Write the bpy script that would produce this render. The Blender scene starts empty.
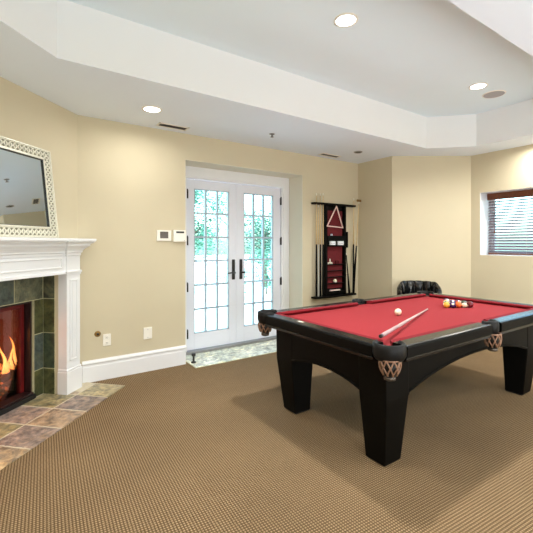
import bpy, bmesh, math, random
from mathutils import Vector, Matrix
random.seed(7)
R = math.radians
COL = bpy.context.scene.collection
SC = bpy.context.scene
S2 = math.sqrt(2)

# ------------------------------------------------------------------ helpers
class MB:
    """collects simple shapes and links them as one mesh object"""
    def __init__(s): s.v = []; s.f = []; s.sm = []; s.col = []; s.cur = (1, 1, 1, 1)
    def add(s, vs, fs, smooth=False, M=None):
        b = len(s.v)
        for p in vs:
            p = Vector(p)
            s.v.append(M @ p if M else p)
        for f in fs:
            s.f.append([b + i for i in f]); s.sm.append(smooth); s.col.append(s.cur)
        return s
    def box(s, x0, y0, z0, x1, y1, z1, M=None, bev=0.0):
        x0, x1 = min(x0, x1), max(x0, x1); y0, y1 = min(y0, y1), max(y0, y1); z0, z1 = min(z0, z1), max(z0, z1)
        if bev > 0:
            bm = bmesh.new(); bmesh.ops.create_cube(bm, size=1)
            for v in bm.verts:
                v.co = Vector(((x0 + x1) / 2 + v.co.x * (x1 - x0), (y0 + y1) / 2 + v.co.y * (y1 - y0), (z0 + z1) / 2 + v.co.z * (z1 - z0)))
            bmesh.ops.bevel(bm, geom=bm.edges[:], offset=bev, segments=2, affect='EDGES', profile=0.5)
            bm.verts.index_update()
            s.add([v.co.copy() for v in bm.verts], [[v.index for v in f.verts] for f in bm.faces], False, M); bm.free()
            return s
        vs = [(x0, y0, z0), (x1, y0, z0), (x1, y1, z0), (x0, y1, z0), (x0, y0, z1), (x1, y0, z1), (x1, y1, z1), (x0, y1, z1)]
        return s.add(vs, [(3, 2, 1, 0), (4, 5, 6, 7), (0, 1, 5, 4), (1, 2, 6, 5), (2, 3, 7, 6), (3, 0, 4, 7)], False, M)
    def prism(s, poly, z0, z1, M=None, smooth=False):
        """poly in xy (ccw), extruded along z"""
        n = len(poly)
        vs = [(p[0], p[1], z0) for p in poly] + [(p[0], p[1], z1) for p in poly]
        fs = [list(range(n))[::-1], [n + i for i in range(n)]]
        s.add(vs, fs, False, M); b = len(s.v) - 2 * n
        for i in range(n):
            j = (i + 1) % n
            s.f.append([b + i, b + j, b + n + j, b + n + i]); s.sm.append(smooth); s.col.append(s.cur)
        return s
    def loft(s, rings, M=None, smooth=True, cap=True, closed=True):
        n = len(rings[0]); vs = [p for r in rings for p in r]; fs = []
        for k in range(len(rings) - 1):
            for i in range(n if closed else n - 1):
                j = (i + 1) % n
                fs.append((k * n + i, k * n + j, (k + 1) * n + j, (k + 1) * n + i))
        b = len(s.v)
        s.add(vs, fs, smooth, M)
        if cap:
            s.f.append([b + i for i in range(n)][::-1]); s.sm.append(False); s.col.append(s.cur)
            s.f.append([b + (len(rings) - 1) * n + i for i in range(n)]); s.sm.append(False); s.col.append(s.cur)
        return s
    def lathe(s, prof, n=20, M=None, smooth=True, cap=True):
        rings = [[(r * math.cos(2 * math.pi * i / n), r * math.sin(2 * math.pi * i / n), z) for i in range(n)] for r, z in prof]
        return s.loft(rings, M, smooth, cap)
    def tube(s, pts, r, n=8, M=None, closed=False):
        pts = [Vector(p) for p in pts]
        rr = r if isinstance(r, (list, tuple)) else [r] * len(pts)
        rings = []; up = Vector((0, 0, 1)); last = None
        for i, p in enumerate(pts):
            if closed: d = pts[(i + 1) % len(pts)] - pts[i - 1]
            else: d = pts[min(i + 1, len(pts) - 1)] - pts[max(i - 1, 0)]
            d.normalize()
            a = last if last is not None else (up if abs(d.z) < .9 else Vector((1, 0, 0)))
            x = a - d * a.dot(d)
            if x.length < 1e-5: x = Vector((1, 0, 0)) - d * d.x
            x.normalize(); y = d.cross(x); last = x
            rings.append([p + (x * math.cos(2 * math.pi * k / n) + y * math.sin(2 * math.pi * k / n)) * rr[i] for k in range(n)])
        if closed: rings.append(rings[0])
        return s.loft(rings, M, True, not closed)
    def sphere(s, c, r, nu=16, nv=10, M=None, sz=1):
        prof = [(max(r * math.sin(math.pi * k / nv), 1e-4), -r * sz * math.cos(math.pi * k / nv)) for k in range(nv + 1)]
        T = Matrix.Translation(Vector(c))
        return s.lathe(prof, nu, (M @ T) if M else T, True, False)
    def build(s, name, mat, parent=None, loc=None, rotz=0, bevel=0):
        me = bpy.data.meshes.new(name)
        me.from_pydata([tuple(v) for v in s.v], [], s.f)
        me.polygons.foreach_set('use_smooth', s.sm)
        if any(c != (1, 1, 1, 1) for c in s.col):
            at = me.color_attributes.new('tint', 'FLOAT_COLOR', 'CORNER')
            i = 0
            for p, c in zip(me.polygons, s.col):
                for _ in p.loop_indices:
                    at.data[i].color = c; i += 1
        me.validate(); me.update()
        o = bpy.data.objects.new(name, me); COL.objects.link(o)
        if mat: me.materials.append(mat)
        if parent: o.parent = parent
        if loc: o.location = loc
        if rotz: o.rotation_euler.z = rotz
        if bevel:
            m = o.modifiers.new('edge', 'BEVEL'); m.width = bevel; m.segments = 2; m.limit_method = 'ANGLE'; m.angle_limit = R(40)
        return o

def tag(o, label, cat, group=None):
    o['label'] = label; o['category'] = cat
    if group: o['group'] = group
    return o
def thing(name, label, cat, loc=(0, 0, 0), rotz=0, group=None):
    o = bpy.data.objects.new(name, None); COL.objects.link(o)
    o.empty_display_size = .1; o.location = loc; o.rotation_euler = (0, 0, rotz)
    return tag(o, label, cat, group)
def struct(o):
    o['kind'] = 'structure'; return o
def dup(o, parent=None):
    c = o.copy(); COL.objects.link(c)
    if parent: c.parent = parent
    for ch in [x for x in bpy.data.objects if x.parent == o]: dup(ch, c)
    return c
def aim(p, q):
    """matrix taking +z to the direction p->q, at p"""
    d = (Vector(q) - Vector(p)).normalized()
    return Matrix.Translation(Vector(p)) @ d.to_track_quat('Z', 'Y').to_matrix().to_4x4()

# ------------------------------------------------------------------ materials
def srgb(r, g, b):
    f = lambda c: (c / 255 / 12.92) if c / 255 <= .04045 else ((c / 255 + .055) / 1.055) ** 2.4
    return (f(r), f(g), f(b), 1)
class NT:
    def __init__(s, name):
        s.m = bpy.data.materials.new(name); s.m.use_nodes = True
        s.t = s.m.node_tree; s.b = s.t.nodes['Principled BSDF']; s.out = s.t.nodes['Material Output']
    def n(s, typ, **kw):
        x = s.t.nodes.new(typ)
        for k, v in kw.items():
            if k.startswith('i_'):
                key = k[2:].replace('_', ' ')
                x.inputs[key].default_value = v
            else: setattr(x, k, v)
        return x
    def l(s, a, b): s.t.links.new(a, b)
def paint(name, col, rough=.6, noise=.03, scale=8, bump=0.0, bscale=200, metal=0, spec=.5, coat=0):
    k = NT(name); b = k.b
    b.inputs['Roughness'].default_value = rough; b.inputs['Metallic'].default_value = metal
    b.inputs['Specular IOR Level'].default_value = spec
    b.inputs['Coat Weight'].default_value = coat; b.inputs['Coat Roughness'].default_value = .1
    tc = k.n('ShaderNodeTexCoord'); nz = k.n('ShaderNodeTexNoise', i_Scale=scale, i_Detail=4.0)
    k.l(tc.outputs['Object'], nz.inputs['Vector'])
    rp = k.n('ShaderNodeValToRGB')
    rp.color_ramp.elements[0].position = .3; rp.color_ramp.elements[1].position = .7
    rp.color_ramp.elements[0].color = tuple(c * (1 - noise) for c in col[:3]) + (1,)
    rp.color_ramp.elements[1].color = tuple(min(1, c * (1 + noise)) for c in col[:3]) + (1,)
    k.l(nz.outputs['Fac'], rp.inputs['Fac']); k.l(rp.outputs['Color'], b.inputs['Base Color'])
    if bump:
        n2 = k.n('ShaderNodeTexNoise', i_Scale=bscale, i_Detail=3.0); k.l(tc.outputs['Object'], n2.inputs['Vector'])
        bp = k.n('ShaderNodeBump', i_Strength=bump, i_Distance=.002); k.l(n2.outputs['Fac'], bp.inputs['Height'])
        k.l(bp.outputs['Normal'], b.inputs['Normal'])
    return k.m
def emis(name, col, st):
    k = NT(name); k.b.inputs['Base Color'].default_value = col
    k.b.inputs['Emission Color'].default_value = col; k.b.inputs['Emission Strength'].default_value = st
    return k.m
def glass(name, tint=(.93, 1, .98, 1), rough=.0):
    k = NT(name); k.t.nodes.remove(k.b)
    tr = k.n('ShaderNodeBsdfTransparent'); tr.inputs[0].default_value = tint
    gl = k.n('ShaderNodeBsdfGlossy'); gl.inputs['Roughness'].default_value = rough
    fr = k.n('ShaderNodeFresnel'); fr.inputs[0].default_value = 1.35
    mx = k.n('ShaderNodeMixShader')
    k.l(fr.outputs[0], mx.inputs[0]); k.l(tr.outputs[0], mx.inputs[1]); k.l(gl.outputs[0], mx.inputs[2]); k.l(mx.outputs[0], k.out.inputs[0])
    return k.m
def wood(name, c1, c2, rough=.4, scale=(1, 1, 12), dist=3, coat=0):
    k = NT(name)
    tc = k.n('ShaderNodeTexCoord'); mp = k.n('ShaderNodeMapping'); mp.inputs['Scale'].default_value = scale
    nz = k.n('ShaderNodeTexNoise', i_Scale=6.0, i_Detail=6.0, i_Distortion=float(dist))
    k.l(tc.outputs['Object'], mp.inputs['Vector']); k.l(mp.outputs[0], nz.inputs['Vector'])
    rp = k.n('ShaderNodeValToRGB'); rp.color_ramp.elements[0].color = c1; rp.color_ramp.elements[1].color = c2
    rp.color_ramp.elements[0].position = .3; rp.color_ramp.elements[1].position = .7
    k.l(nz.outputs['Fac'], rp.inputs['Fac']); k.l(rp.outputs['Color'], k.b.inputs['Base Color'])
    k.b.inputs['Roughness'].default_value = rough; k.b.inputs['Coat Weight'].default_value = coat
    return k.m
def slate_mat(name, bright=1.0, sat=1.0, rough=.35):
    k = NT(name)
    at = k.n('ShaderNodeAttribute', attribute_name='tint')
    tc = k.n('ShaderNodeTexCoord')
    n1 = k.n('ShaderNodeTexNoise', i_Scale=7.0, i_Detail=9.0, i_Roughness=.72, i_Distortion=1.8); k.l(tc.outputs['Object'], n1.inputs['Vector'])
    n2 = k.n('ShaderNodeTexNoise', i_Scale=14.0, i_Detail=8.0, i_Roughness=.7); k.l(tc.outputs['Object'], n2.inputs['Vector'])
    rp = k.n('ShaderNodeValToRGB')
    e = rp.color_ramp.elements
    e[0].position = .32; e[0].color = (.34, .38, .40, 1); e[1].position = .68; e[1].color = (1.5, 1.3, .95, 1)
    m = e.new(.5); m.color = (.95, .92, .85, 1)
    k.l(n1.outputs['Fac'], rp.inputs['Fac'])
    mx = k.n('ShaderNodeMix', data_type='RGBA', blend_type='MULTIPLY'); mx.inputs[0].default_value = 1
    k.l(at.outputs['Color'], mx.inputs[6]); k.l(rp.outputs['Color'], mx.inputs[7])
    r2 = k.n('ShaderNodeValToRGB'); r2.color_ramp.elements[0].color = (.42 * bright,) * 3 + (1,); r2.color_ramp.elements[1].color = (1.5 * bright,) * 3 + (1,)
    r2.color_ramp.elements[0].position = .3; r2.color_ramp.elements[1].position = .7
    k.l(n2.outputs['Fac'], r2.inputs['Fac'])
    m2 = k.n('ShaderNodeMix', data_type='RGBA', blend_type='MULTIPLY'); m2.inputs[0].default_value = 1
    k.l(mx.outputs[2], m2.inputs[6]); k.l(r2.outputs['Color'], m2.inputs[7])
    k.l(m2.outputs[2], k.b.inputs['Base Color']); k.b.inputs['Roughness'].default_value = rough
    bp = k.n('ShaderNodeBump', i_Strength=.5, i_Distance=.006); k.l(n1.outputs['Fac'], bp.inputs['Height']); k.l(bp.outputs['Normal'], k.b.inputs['Normal'])
    return k.m
def carpet_mat():
    k = NT('loop_carpet'); L = k.l
    tc = k.n('ShaderNodeTexCoord')
    mp = k.n('ShaderNodeMapping'); mp.inputs['Rotation'].default_value = (0, 0, R(4)); L(tc.outputs['Object'], mp.inputs['Vector'])
    sp = k.n('ShaderNodeSeparateXYZ'); L(mp.outputs[0], sp.inputs[0])
    nz = k.n('ShaderNodeTexNoise', i_Scale=60.0, i_Detail=2.0); L(mp.outputs[0], nz.inputs['Vector'])
    def m(op, a, b=None, c=None):
        x = k.n('ShaderNodeMath', operation=op)
        for i, q in enumerate((a, b, c)):
            if q is None: continue
            if isinstance(q, (int, float)): x.inputs[i].default_value = q
            else: L(q, x.inputs[i])
        return x.outputs[0]
    jit = m('MULTIPLY', nz.outputs['Fac'], 1.3)
    P = 2 * math.pi / .0150
    colm = m('MULTIPLY_ADD', m('SINE', m('ADD', m('MULTIPLY', sp.outputs[0], P), jit)), .5, .5)
    row = m('MULTIPLY_ADD', m('SINE', m('ADD', m('MULTIPLY', sp.outputs[1], P), jit)), .5, .5)
    h = m('MULTIPLY', m('POWER', colm, .7), m('POWER', row, .7))
    big = k.n('ShaderNodeTexNoise', i_Scale=1.1, i_Detail=3.0); L(tc.outputs['Object'], big.inputs['Vector'])
    fine = k.n('ShaderNodeTexNoise', i_Scale=160.0, i_Detail=2.0); L(tc.outputs['Object'], fine.inputs['Vector'])
    v = m('ADD', m('MULTIPLY', h, .62), m('MULTIPLY', fine.outputs['Fac'], .38))
    rp = k.n('ShaderNodeValToRGB'); e = rp.color_ramp.elements
    e[0].position = .10; e[0].color = srgb(66, 50, 32); e[1].position = .85; e[1].color = srgb(174, 150, 118)
    mid = e.new(.42); mid.color = srgb(126, 104, 76)
    L(v, rp.inputs['Fac'])
    r2 = k.n('ShaderNodeValToRGB'); r2.color_ramp.elements[0].position = .35; r2.color_ramp.elements[1].position = .65
    r2.color_ramp.elements[0].color = (.9, .9, .9, 1); r2.color_ramp.elements[1].color = (1.08, 1.08, 1.08, 1)
    L(big.outputs['Fac'], r2.inputs['Fac'])
    mx = k.n('ShaderNodeMix', data_type='RGBA', blend_type='MULTIPLY'); mx.inputs[0].default_value = 1
    L(rp.outputs['Color'], mx.inputs[6]); L(r2.outputs['Color'], mx.inputs[7])
    L(mx.outputs[2], k.b.inputs['Base Color'])
    k.b.inputs['Roughness'].default_value = .95; k.b.inputs['Specular IOR Level'].default_value = .1
    bp = k.n('ShaderNodeBump', i_Strength=.6, i_Distance=.006); L(v, bp.inputs['Height']); L(bp.outputs['Normal'], k.b.inputs['Normal'])
    return k.m
def stripe_ball_mat(name, col, stripe):
    """ivory ball with a coloured band (object z) or a solid ball"""
    k = NT(name)
    k.b.inputs['Roughness'].default_value = .12; k.b.inputs['Coat Weight'].default_value = .5
    tc = k.n('ShaderNodeTexCoord'); sp = k.n('ShaderNodeSeparateXYZ'); k.l(tc.outputs['Object'], sp.inputs[0])
    ab = k.n('ShaderNodeMath', operation='ABSOLUTE'); k.l(sp.outputs[2], ab.inputs[0])
    gt = k.n('ShaderNodeMath', operation='GREATER_THAN'); k.l(ab.outputs[0], gt.inputs[0]); gt.inputs[1].default_value = .0155 if stripe else .0262
    mx = k.n('ShaderNodeMix', data_type='RGBA'); k.l(gt.outputs[0], mx.inputs[0]); mx.inputs[6].default_value = col; mx.inputs[7].default_value = srgb(245, 236, 205)
    k.l(mx.outputs[2], k.b.inputs['Base Color'])
    return k.m

M = {}
M['wall'] = paint('beige_wall_paint', srgb(204, 194, 166), .75, .015, 3, .05, 300)
M['daylit_reveal'] = paint('daylit_wall_paint', srgb(228, 224, 206), .6, .01, 3)  # wall beige lightened, the door's daylight put into the colour
M['ceil'] = paint('ceiling_white', srgb(229, 243, 250), .85, .01, 2, .04, 250)
M['soffit'] = paint('soffit_white', srgb(230, 239, 249), .85, .01, 2, .04, 250)
M['trim'] = paint('white_trim_enamel', srgb(232, 234, 236), .35, .01, 4)
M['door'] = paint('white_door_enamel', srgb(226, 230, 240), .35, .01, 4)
M['grille'] = paint('backlit_grille_enamel', srgb(168, 184, 196), .4, .01, 4)  # door white greyed, the backlit shade of the bars is in the colour
M['carpet'] = carpet_mat()
M['slate'] = slate_mat('hearth_slate', 1.0, rough=.4)
M['slate_dark'] = slate_mat('surround_slate', .8, rough=.3)
M['slate_pale_glare'] = slate_mat('entry_slate_glare', 1.15, rough=.2)  # pale slate, brightened further with painted glare from the door
M['grout'] = paint('pale_grout', srgb(200, 190, 166), .9, .08, 30)
M['grout_grey'] = paint('grey_grout', srgb(186, 182, 146), .9, .08, 30)
M['black'] = paint('black_metal', srgb(22, 22, 22), .4, .1, 20)
M['blackwood'] = paint('black_lacquered_wood', srgb(6, 6, 5), .5, .15, 10, 0, 200, 0, .10, .0)
M['railwood'] = paint('black_satin_rail', srgb(10, 10, 10), .26, .15, 10, 0, 200, 0, .4, .0)
M['felt'] = paint('red_felt', srgb(144, 45, 50), .9, .05, 60, .15, 900, 0, .15)
M['cushion'] = paint('red_cushion_cloth', srgb(118, 24, 33), .85, .05, 60, .1, 900, 0, .15)
M['leather'] = paint('black_leather', srgb(15, 16, 17), .2, .2, 40, .2, 120, 0, .6)
M['shield'] = paint('pocket_leather_black', srgb(13, 13, 13), .5, .2, 40, .3, 120, 0, .25)
M['net'] = paint('brown_leather_strap', srgb(138, 104, 82), .45, .25, 60)
M['pewter'] = paint('dull_pewter', srgb(92, 84, 76), .4, .1, 30, 0, 200, .7)
M['brass'] = paint('aged_brass', srgb(150, 118, 66), .35, .1, 40, 0, 200, .8)
M['silver'] = paint('antique_silver_leaf', srgb(226, 224, 208), .4, .06, 60, .2, 200, .25)
M['silver_dk'] = paint('antique_silver_ground', srgb(134, 132, 112), .5, .15, 60, 0, 200, .3)
M['maple'] = wood('pale_maple', srgb(226, 205, 160), srgb(200, 172, 122), .3)
M['whitewood'] = wood('whitish_shaft', srgb(190, 164, 162), srgb(172, 146, 142), .4)
M['whitebutt'] = paint('greyish_white_lacquer', srgb(196, 196, 188), .4, .03, 20)
M['brownwood'] = wood('brown_blind_wood', srgb(120, 66, 34), srgb(88, 46, 22), .4, (1, 10, 1))
M['slat'] = wood('backlit_slat_wood', srgb(150, 136, 144), srgb(120, 106, 114), .35, (1, 10, 1))  # dark brown wood paled towards purple, daylight from behind put into the colour
M['burgundy'] = paint('burgundy_felt', srgb(96, 11, 20), .85, .12, 30)
M['plastic'] = paint('white_plastic', srgb(240, 237, 226), .4, .01, 10)
M['screen'] = paint('dark_screen', srgb(70, 62, 50), .25, .1, 20)
M['steel'] = paint('grey_metal', srgb(150, 150, 150), .35, .05, 20, 0, 200, .8)
M['chalkblue'] = paint('white_carton', srgb(225, 228, 232), .6, .04, 40)
M['glass'] = glass('door_glass', (.84, 1, .97, 1))
M['fireglass'] = glass('fire_glass', (.86, .70, .66, 1), .02)
M['patio'] = paint('pale_patio_concrete', srgb(240, 240, 238), .9, .05, 2)
M['bark'] = paint('grey_bark', srgb(96, 84, 72), .9, .2, 12)
M['firebrick'] = paint('red_firebrick', srgb(110, 36, 28), .8, .3, 14, .3, 60)
M['log'] = paint('charred_log', srgb(96, 66, 50), .9, .5, 18, .6, 60)
M['lampwhite'] = emis('lamp_diffuser', (1, .97, .92, 1), 14)
def leaf_mat(name, c1, c2):
    k = NT(name); tc = k.n('ShaderNodeTexCoord'); nz = k.n('ShaderNodeTexNoise', i_Scale=3.0, i_Detail=3.0); k.l(tc.outputs['Object'], nz.inputs['Vector'])
    rp = k.n('ShaderNodeValToRGB'); rp.color_ramp.elements[0].color = c1; rp.color_ramp.elements[1].color = c2
    rp.color_ramp.elements[0].position = .35; rp.color_ramp.elements[1].position = .65
    k.l(nz.outputs['Fac'], rp.inputs['Fac']); k.l(rp.outputs['Color'], k.b.inputs['Base Color']); k.b.inputs['Roughness'].default_value = .6
    tl = k.n('ShaderNodeBsdfTranslucent'); k.l(rp.outputs['Color'], tl.inputs[0])
    mx = k.n('ShaderNodeMixShader'); mx.inputs[0].default_value = .4
    k.l(k.b.outputs[0], mx.inputs[1]); k.l(tl.outputs[0], mx.inputs[2]); k.l(mx.outputs[0], k.out.inputs[0])
    return k.m
M['leaf_a'] = leaf_mat('teal_leaves', srgb(58, 112, 92), srgb(128, 176, 156))
M['leaf_b'] = leaf_mat('light_leaves', srgb(100, 152, 132), srgb(176, 210, 194))
M['leaf_c'] = leaf_mat('deep_leaves', srgb(58, 108, 92), srgb(116, 166, 148))
# fire: a flame body, yellow core to orange tips
def flame_mat():
    k = NT('flame')
    tc = k.n('ShaderNodeTexCoord'); sp = k.n('ShaderNodeSeparateXYZ'); k.l(tc.outputs['Object'], sp.inputs[0])
    mr = k.n('ShaderNodeMapRange'); mr.inputs[1].default_value = 0; mr.inputs[2].default_value = .36; k.l(sp.outputs[2], mr.inputs[0])
    rp = k.n('ShaderNodeValToRGB'); e = rp.color_ramp.elements
    e[0].color = (1, .22, .03, 1); e[1].color = (1, .36, .06, 1); m = e.new(.4); m.color = (1, .56, .16, 1)
    k.l(mr.outputs[0], rp.inputs[0])
    em = k.n('ShaderNodeEmission'); em.inputs[1].default_value = 4.5; k.l(rp.outputs[0], em.inputs[0])
    tr = k.n('ShaderNodeBsdfTransparent')
    nz = k.n('ShaderNodeTexNoise', i_Scale=16.0, i_Detail=3.0); mp = k.n('ShaderNodeMapping'); mp.inputs['Scale'].default_value = (1, 1, .3)
    k.l(tc.outputs['Object'], mp.inputs[0]); k.l(mp.outputs[0], nz.inputs['Vector'])
    mx = k.n('ShaderNodeMixShader'); r2 = k.n('ShaderNodeValToRGB'); r2.color_ramp.elements[0].position = .3; r2.color_ramp.elements[1].position = .5
    k.l(nz.outputs['Fac'], r2.inputs[0]); k.l(r2.outputs[0], mx.inputs[0]); k.l(tr.outputs[0], mx.inputs[1]); k.l(em.outputs[0], mx.inputs[2]); k.l(mx.outputs[0], k.out.inputs[0])
    return k.m
M['flame'] = flame_mat()
def ember_mat():
    k = NT('embers'); tc = k.n('ShaderNodeTexCoord'); nz = k.n('ShaderNodeTexNoise', i_Scale=26.0, i_Detail=3.0); k.l(tc.outputs['Object'], nz.inputs['Vector'])
    rp = k.n('ShaderNodeValToRGB'); rp.color_ramp.elements[0].position = .40; rp.color_ramp.elements[1].position = .62
    rp.color_ramp.elements[0].color = (0, 0, 0, 1); rp.color_ramp.elements[1].color = (1, .28, .05, 1)
    k.l(nz.outputs['Fac'], rp.inputs[0]); k.l(rp.outputs[0], k.b.inputs['Emission Color']); k.b.inputs['Emission Strength'].default_value = 2.2
    k.b.inputs['Base Color'].default_value = srgb(86, 66, 56); k.b.inputs['Roughness'].default_value = .9
    return k.m
M['ember'] = ember_mat()
def mirror_mat():
    k = NT('mirror_glass'); b = k.b
    b.inputs['Base Color'].default_value = (.84, .95, 1, 1); b.inputs['Metallic'].default_value = 1; b.inputs['Roughness'].default_value = .02
    return k.m
M['mirror'] = mirror_mat()

# ------------------------------------------------------------------ camera
HC = 1.33; F_PX = 377.0; TH = R(55.5)
fwd = Vector((math.cos(TH), math.sin(TH), 0))
cam = bpy.data.cameras.new('camera'); co = bpy.data.objects.new('camera', cam); COL.objects.link(co)
co.location = (0, 0, HC); co.rotation_euler = fwd.to_track_quat('-Z', 'Y').to_euler()
cam.sensor_width = 36; cam.lens = F_PX / 533 * 36; cam.shift_y = (243.5 - 266.5) / 533; cam.clip_start = .05
SC.camera = co

# ------------------------------------------------------------------ room shell
YW = 3.947; ZS = 2.545; ZT = 2.945; XL = -.95; XR = 5.30; YB = -2.4
RX0, RX1, RZ, YD = 1.622, 3.31, 2.26, 4.27         # door recess
UC = lambda u, c: ((u + c) / S2, (u - c) / S2)
FU = 2.175; FC = -2.405                               # fireplace centre on the diagonal wall
fx, fy = UC(FU, FC)
FLOC = (fx, fy, 0); FROT = R(45)
# floor: carpet, with the two inlaid tile areas on top
m = MB(); m.box(XL - .2, YB - .2, -.1, XR + .4, 4.45, 0); struct(m.build('floor', M['carpet']))
# back wall with recess
m = MB()
m.box(.2, YW, 0, RX0, YD + .03, 3.0); m.box(RX1, YW, 0, 4.6, YD + .03, 3.0); m.box(RX0, YW, RZ, RX1, YD + .03, 3.0)
struct(m.build('wall_back', M['wall']))
m = MB()
m.box(RX1 - .004, YW + .002, 0, RX1, YD + .02, RZ); m.box(RX0, YW + .002, RZ - .004, RX1, YD + .02, RZ); m.box(RX0, YW + .002, 0, RX0 + .004, YD + .02, RZ)
struct(m.build('trim_1', M['daylit_reveal']))
# right corner pier (square return + diagonal face) and right wall with window
m = MB(); m.prism([(4.406, YW + .1), (4.406, 3.33), (XR, 2.703), (XR + .3, 2.703), (XR + .3, YW + .1)], 0, 3.0); struct(m.build('wall_corner', M['wall']))
WY0, WY1, WZ0, WZ1 = 1.05, 2.583, 1.172, 2.02
m = MB(); x1 = XR + .34
m.box(XR, YB, 0, x1, WY0, 3.0); m.box(XR, WY1, 0, x1, 2.72, 3.0); m.box(XR, WY0, 0, x1, WY1, WZ0); m.box(XR, WY0, WZ1, x1, WY1, 3.0)
struct(m.build('wall_right', M['wall']))
m = MB(); e = .004
m.box(XR + .002, WY1 - e, WZ0, x1, WY1, WZ1); m.box(XR + .002, WY0, WZ0, x1, WY0 + e, WZ1); m.box(XR + .002, WY0, WZ0, x1, WY1, WZ0 + e); m.box(XR + .002, WY0, WZ1 - e, x1, WY1, WZ1)
struct(m.build('trim_2', M['trim']))
# fireplace diagonal wall (local x along wall, y into wall)
OU0, OU1, OZ = 1.425 - FU, 2.925 - FU, 1.072
m = MB(); uL = .95 - FU; uR = 3.19 - FU
m.box(uL, 0, 0, OU0, .2, 3.0); m.box(OU1, 0, 0, uR, .2, 3.0); m.box(OU0, 0, OZ, OU1, .2, 3.0)
struct(m.build('wall_fireplace', M['wall'], None, FLOC, FROT))
ly = YW - (YW - (FU - FC) / S2) - 2.4 + .9
m = MB(); m.box(XL - .12, YB, 0, XL, 2.75, 3.0); struct(m.build('wall_left', M['wall']))
m = MB(); m.box(XL - .12, YB - .12, 0, XR + .26, YB, 3.0); struct(m.build('wall_front', M['wall']))
# ceiling: upper tray and lowered soffit ring
m = MB(); m.box(XL - .3, YB - .3, ZT, XR + .5, 4.5, ZT + .1); struct(m.build('ceiling', M['ceil']))
TX0, TX1, TY0, TY1 = -.35, 4.83, 1.04, 2.812; ca = .618; cb = .415
m = MB()
m.box(XL - .2, TY1, ZS, XR + .3, YW + .2, ZT); m.box(XL - .2, YB - .1, ZS, XR + .3, TY0, ZT)
m.box(XL - .2, TY0, ZS, TX0, TY1, ZT); m.box(TX1, TY0, ZS, XR + .3, TY1, ZT)
m.prism([(TX0, TY1), (TX0, TY1 - ca), (TX0 + ca, TY1)], ZS, ZT); m.prism([(TX0, TY0), (TX0 + ca, TY0), (TX0, TY0 + ca)], ZS, ZT)
m.prism([(TX1, TY1), (TX1 - cb, TY1), (TX1, TY1 - cb)], ZS, ZT); m.prism([(TX1, TY0), (TX1, TY0 + cb), (TX1 - cb, TY0)], ZS, ZT)
so_ = struct(m.build('ceiling.001', M['soffit'])); so_.data.materials.append(paint('tray_face_white', srgb(232, 234, 234), .85, .01, 2))
for p in so_.data.polygons:
    if abs(p.normal.z) < .5: p.material_index = 1
# baseboards
def baseboard(name, L, loc, rotz):
    prof = [(0, 0), (.019, 0), (.019, .145), (.016, .155), (.016, .17), (.024, .178), (.022, .19), (.010, .198), (.006, .207), (0, .207)]
    m = MB(); m.loft([[(0, -p[0], p[1]) for p in prof], [(L, -p[0], p[1]) for p in prof]], None, False)
    return struct(m.build(name, M['trim'], None, loc, rotz))
baseboard('baseboard_back', RX0 - .585, (.585, YW, 0), 0)
baseboard('baseboard_alcove', 4.406 - RX1, (RX1, YW, 0), 0)
baseboard('baseboard_return', YW - 3.33, (4.406, YW, 0), R(-90))
dl = math.hypot(XR - 4.406, 2.703 - 3.33)
baseboard('baseboard_corner', dl, (4.406, 3.33, 0), math.atan2(2.703 - 3.33, XR - 4.406))
baseboard('baseboard_right', 2.703 - YB, (XR, 2.703, 0), R(-90))

# tile areas ---------------------------------------------------------------
def tint(c, v=.12):
    k = 1 + random.uniform(-v, v); return (c[0] * k, c[1] * k, c[2] * k, 1)
PAL = [srgb(172, 156, 134), srgb(156, 148, 116), srgb(166, 146, 126), srgb(150, 136, 130), srgb(166, 156, 124), srgb(138, 142, 126), srgb(160, 134, 112)]
# hearth strip: local x along wall, y into wall; front edge c=-1.93
m = MB(); g = .010
m.box(1.0 - FU, -(FC + 1.93) * -1 - 0, 0, 3.25 - FU, .17, .004)
y_front = -(-1.93) + FC      # local y = FC - c
y_front = FC - (-1.93)
hearth_g = MB(); hearth_g.prism([(1.0 - FU, y_front + .008), (3.215 - FU, y_front + .008), (3.22 - FU, -.04), (3.19 - FU, .17), (1.0 - FU, .17)], .0, .0074)
tiles = MB()
ys = [y_front, y_front + .305, y_front + .61, .165]
cuts = [[.9975 + .2775 * k for k in range(9)]] * 3
pal2 = [[0, 3, 2, 0, 3, 2, 3, 4, 5], [2, 1, 3, 0, 1, 3, 1, 0, 1], [5, 0, 1, 3, 0, 2, 3, 1, 0]]
for r in range(3):
    ya, yb = ys[r], ys[r + 1]
    if yb - ya < .02: continue
    xs = cuts[r]
    for k in range(9):
        a, b = xs[k] - FU, xs[k] + .2775 - FU
        # the diagonal end follows the back wall
        lim = lambda yy: ((YW * S2 + (FC - yy)) if True else 0) - FU - .03
        b2 = min(b, min(lim(ya), lim(yb)) if r else b)
        b2 = min(b2, 3.216 - FU)
        if b2 - a < .03: continue
        tiles.cur = tint(PAL[pal2[r][k]]); tiles.box(a + g / 2, ya + g / 2, .0, b2 - g / 2, yb - g / 2, .008, None, .002)
tiles.cur = (1, 1, 1, 1)
ht = hearth_g.build('trim_3', M['grout'], None, FLOC, FROT); struct(ht)
struct(tiles.build('hearth_tiles', M['slate'], ht))
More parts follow.
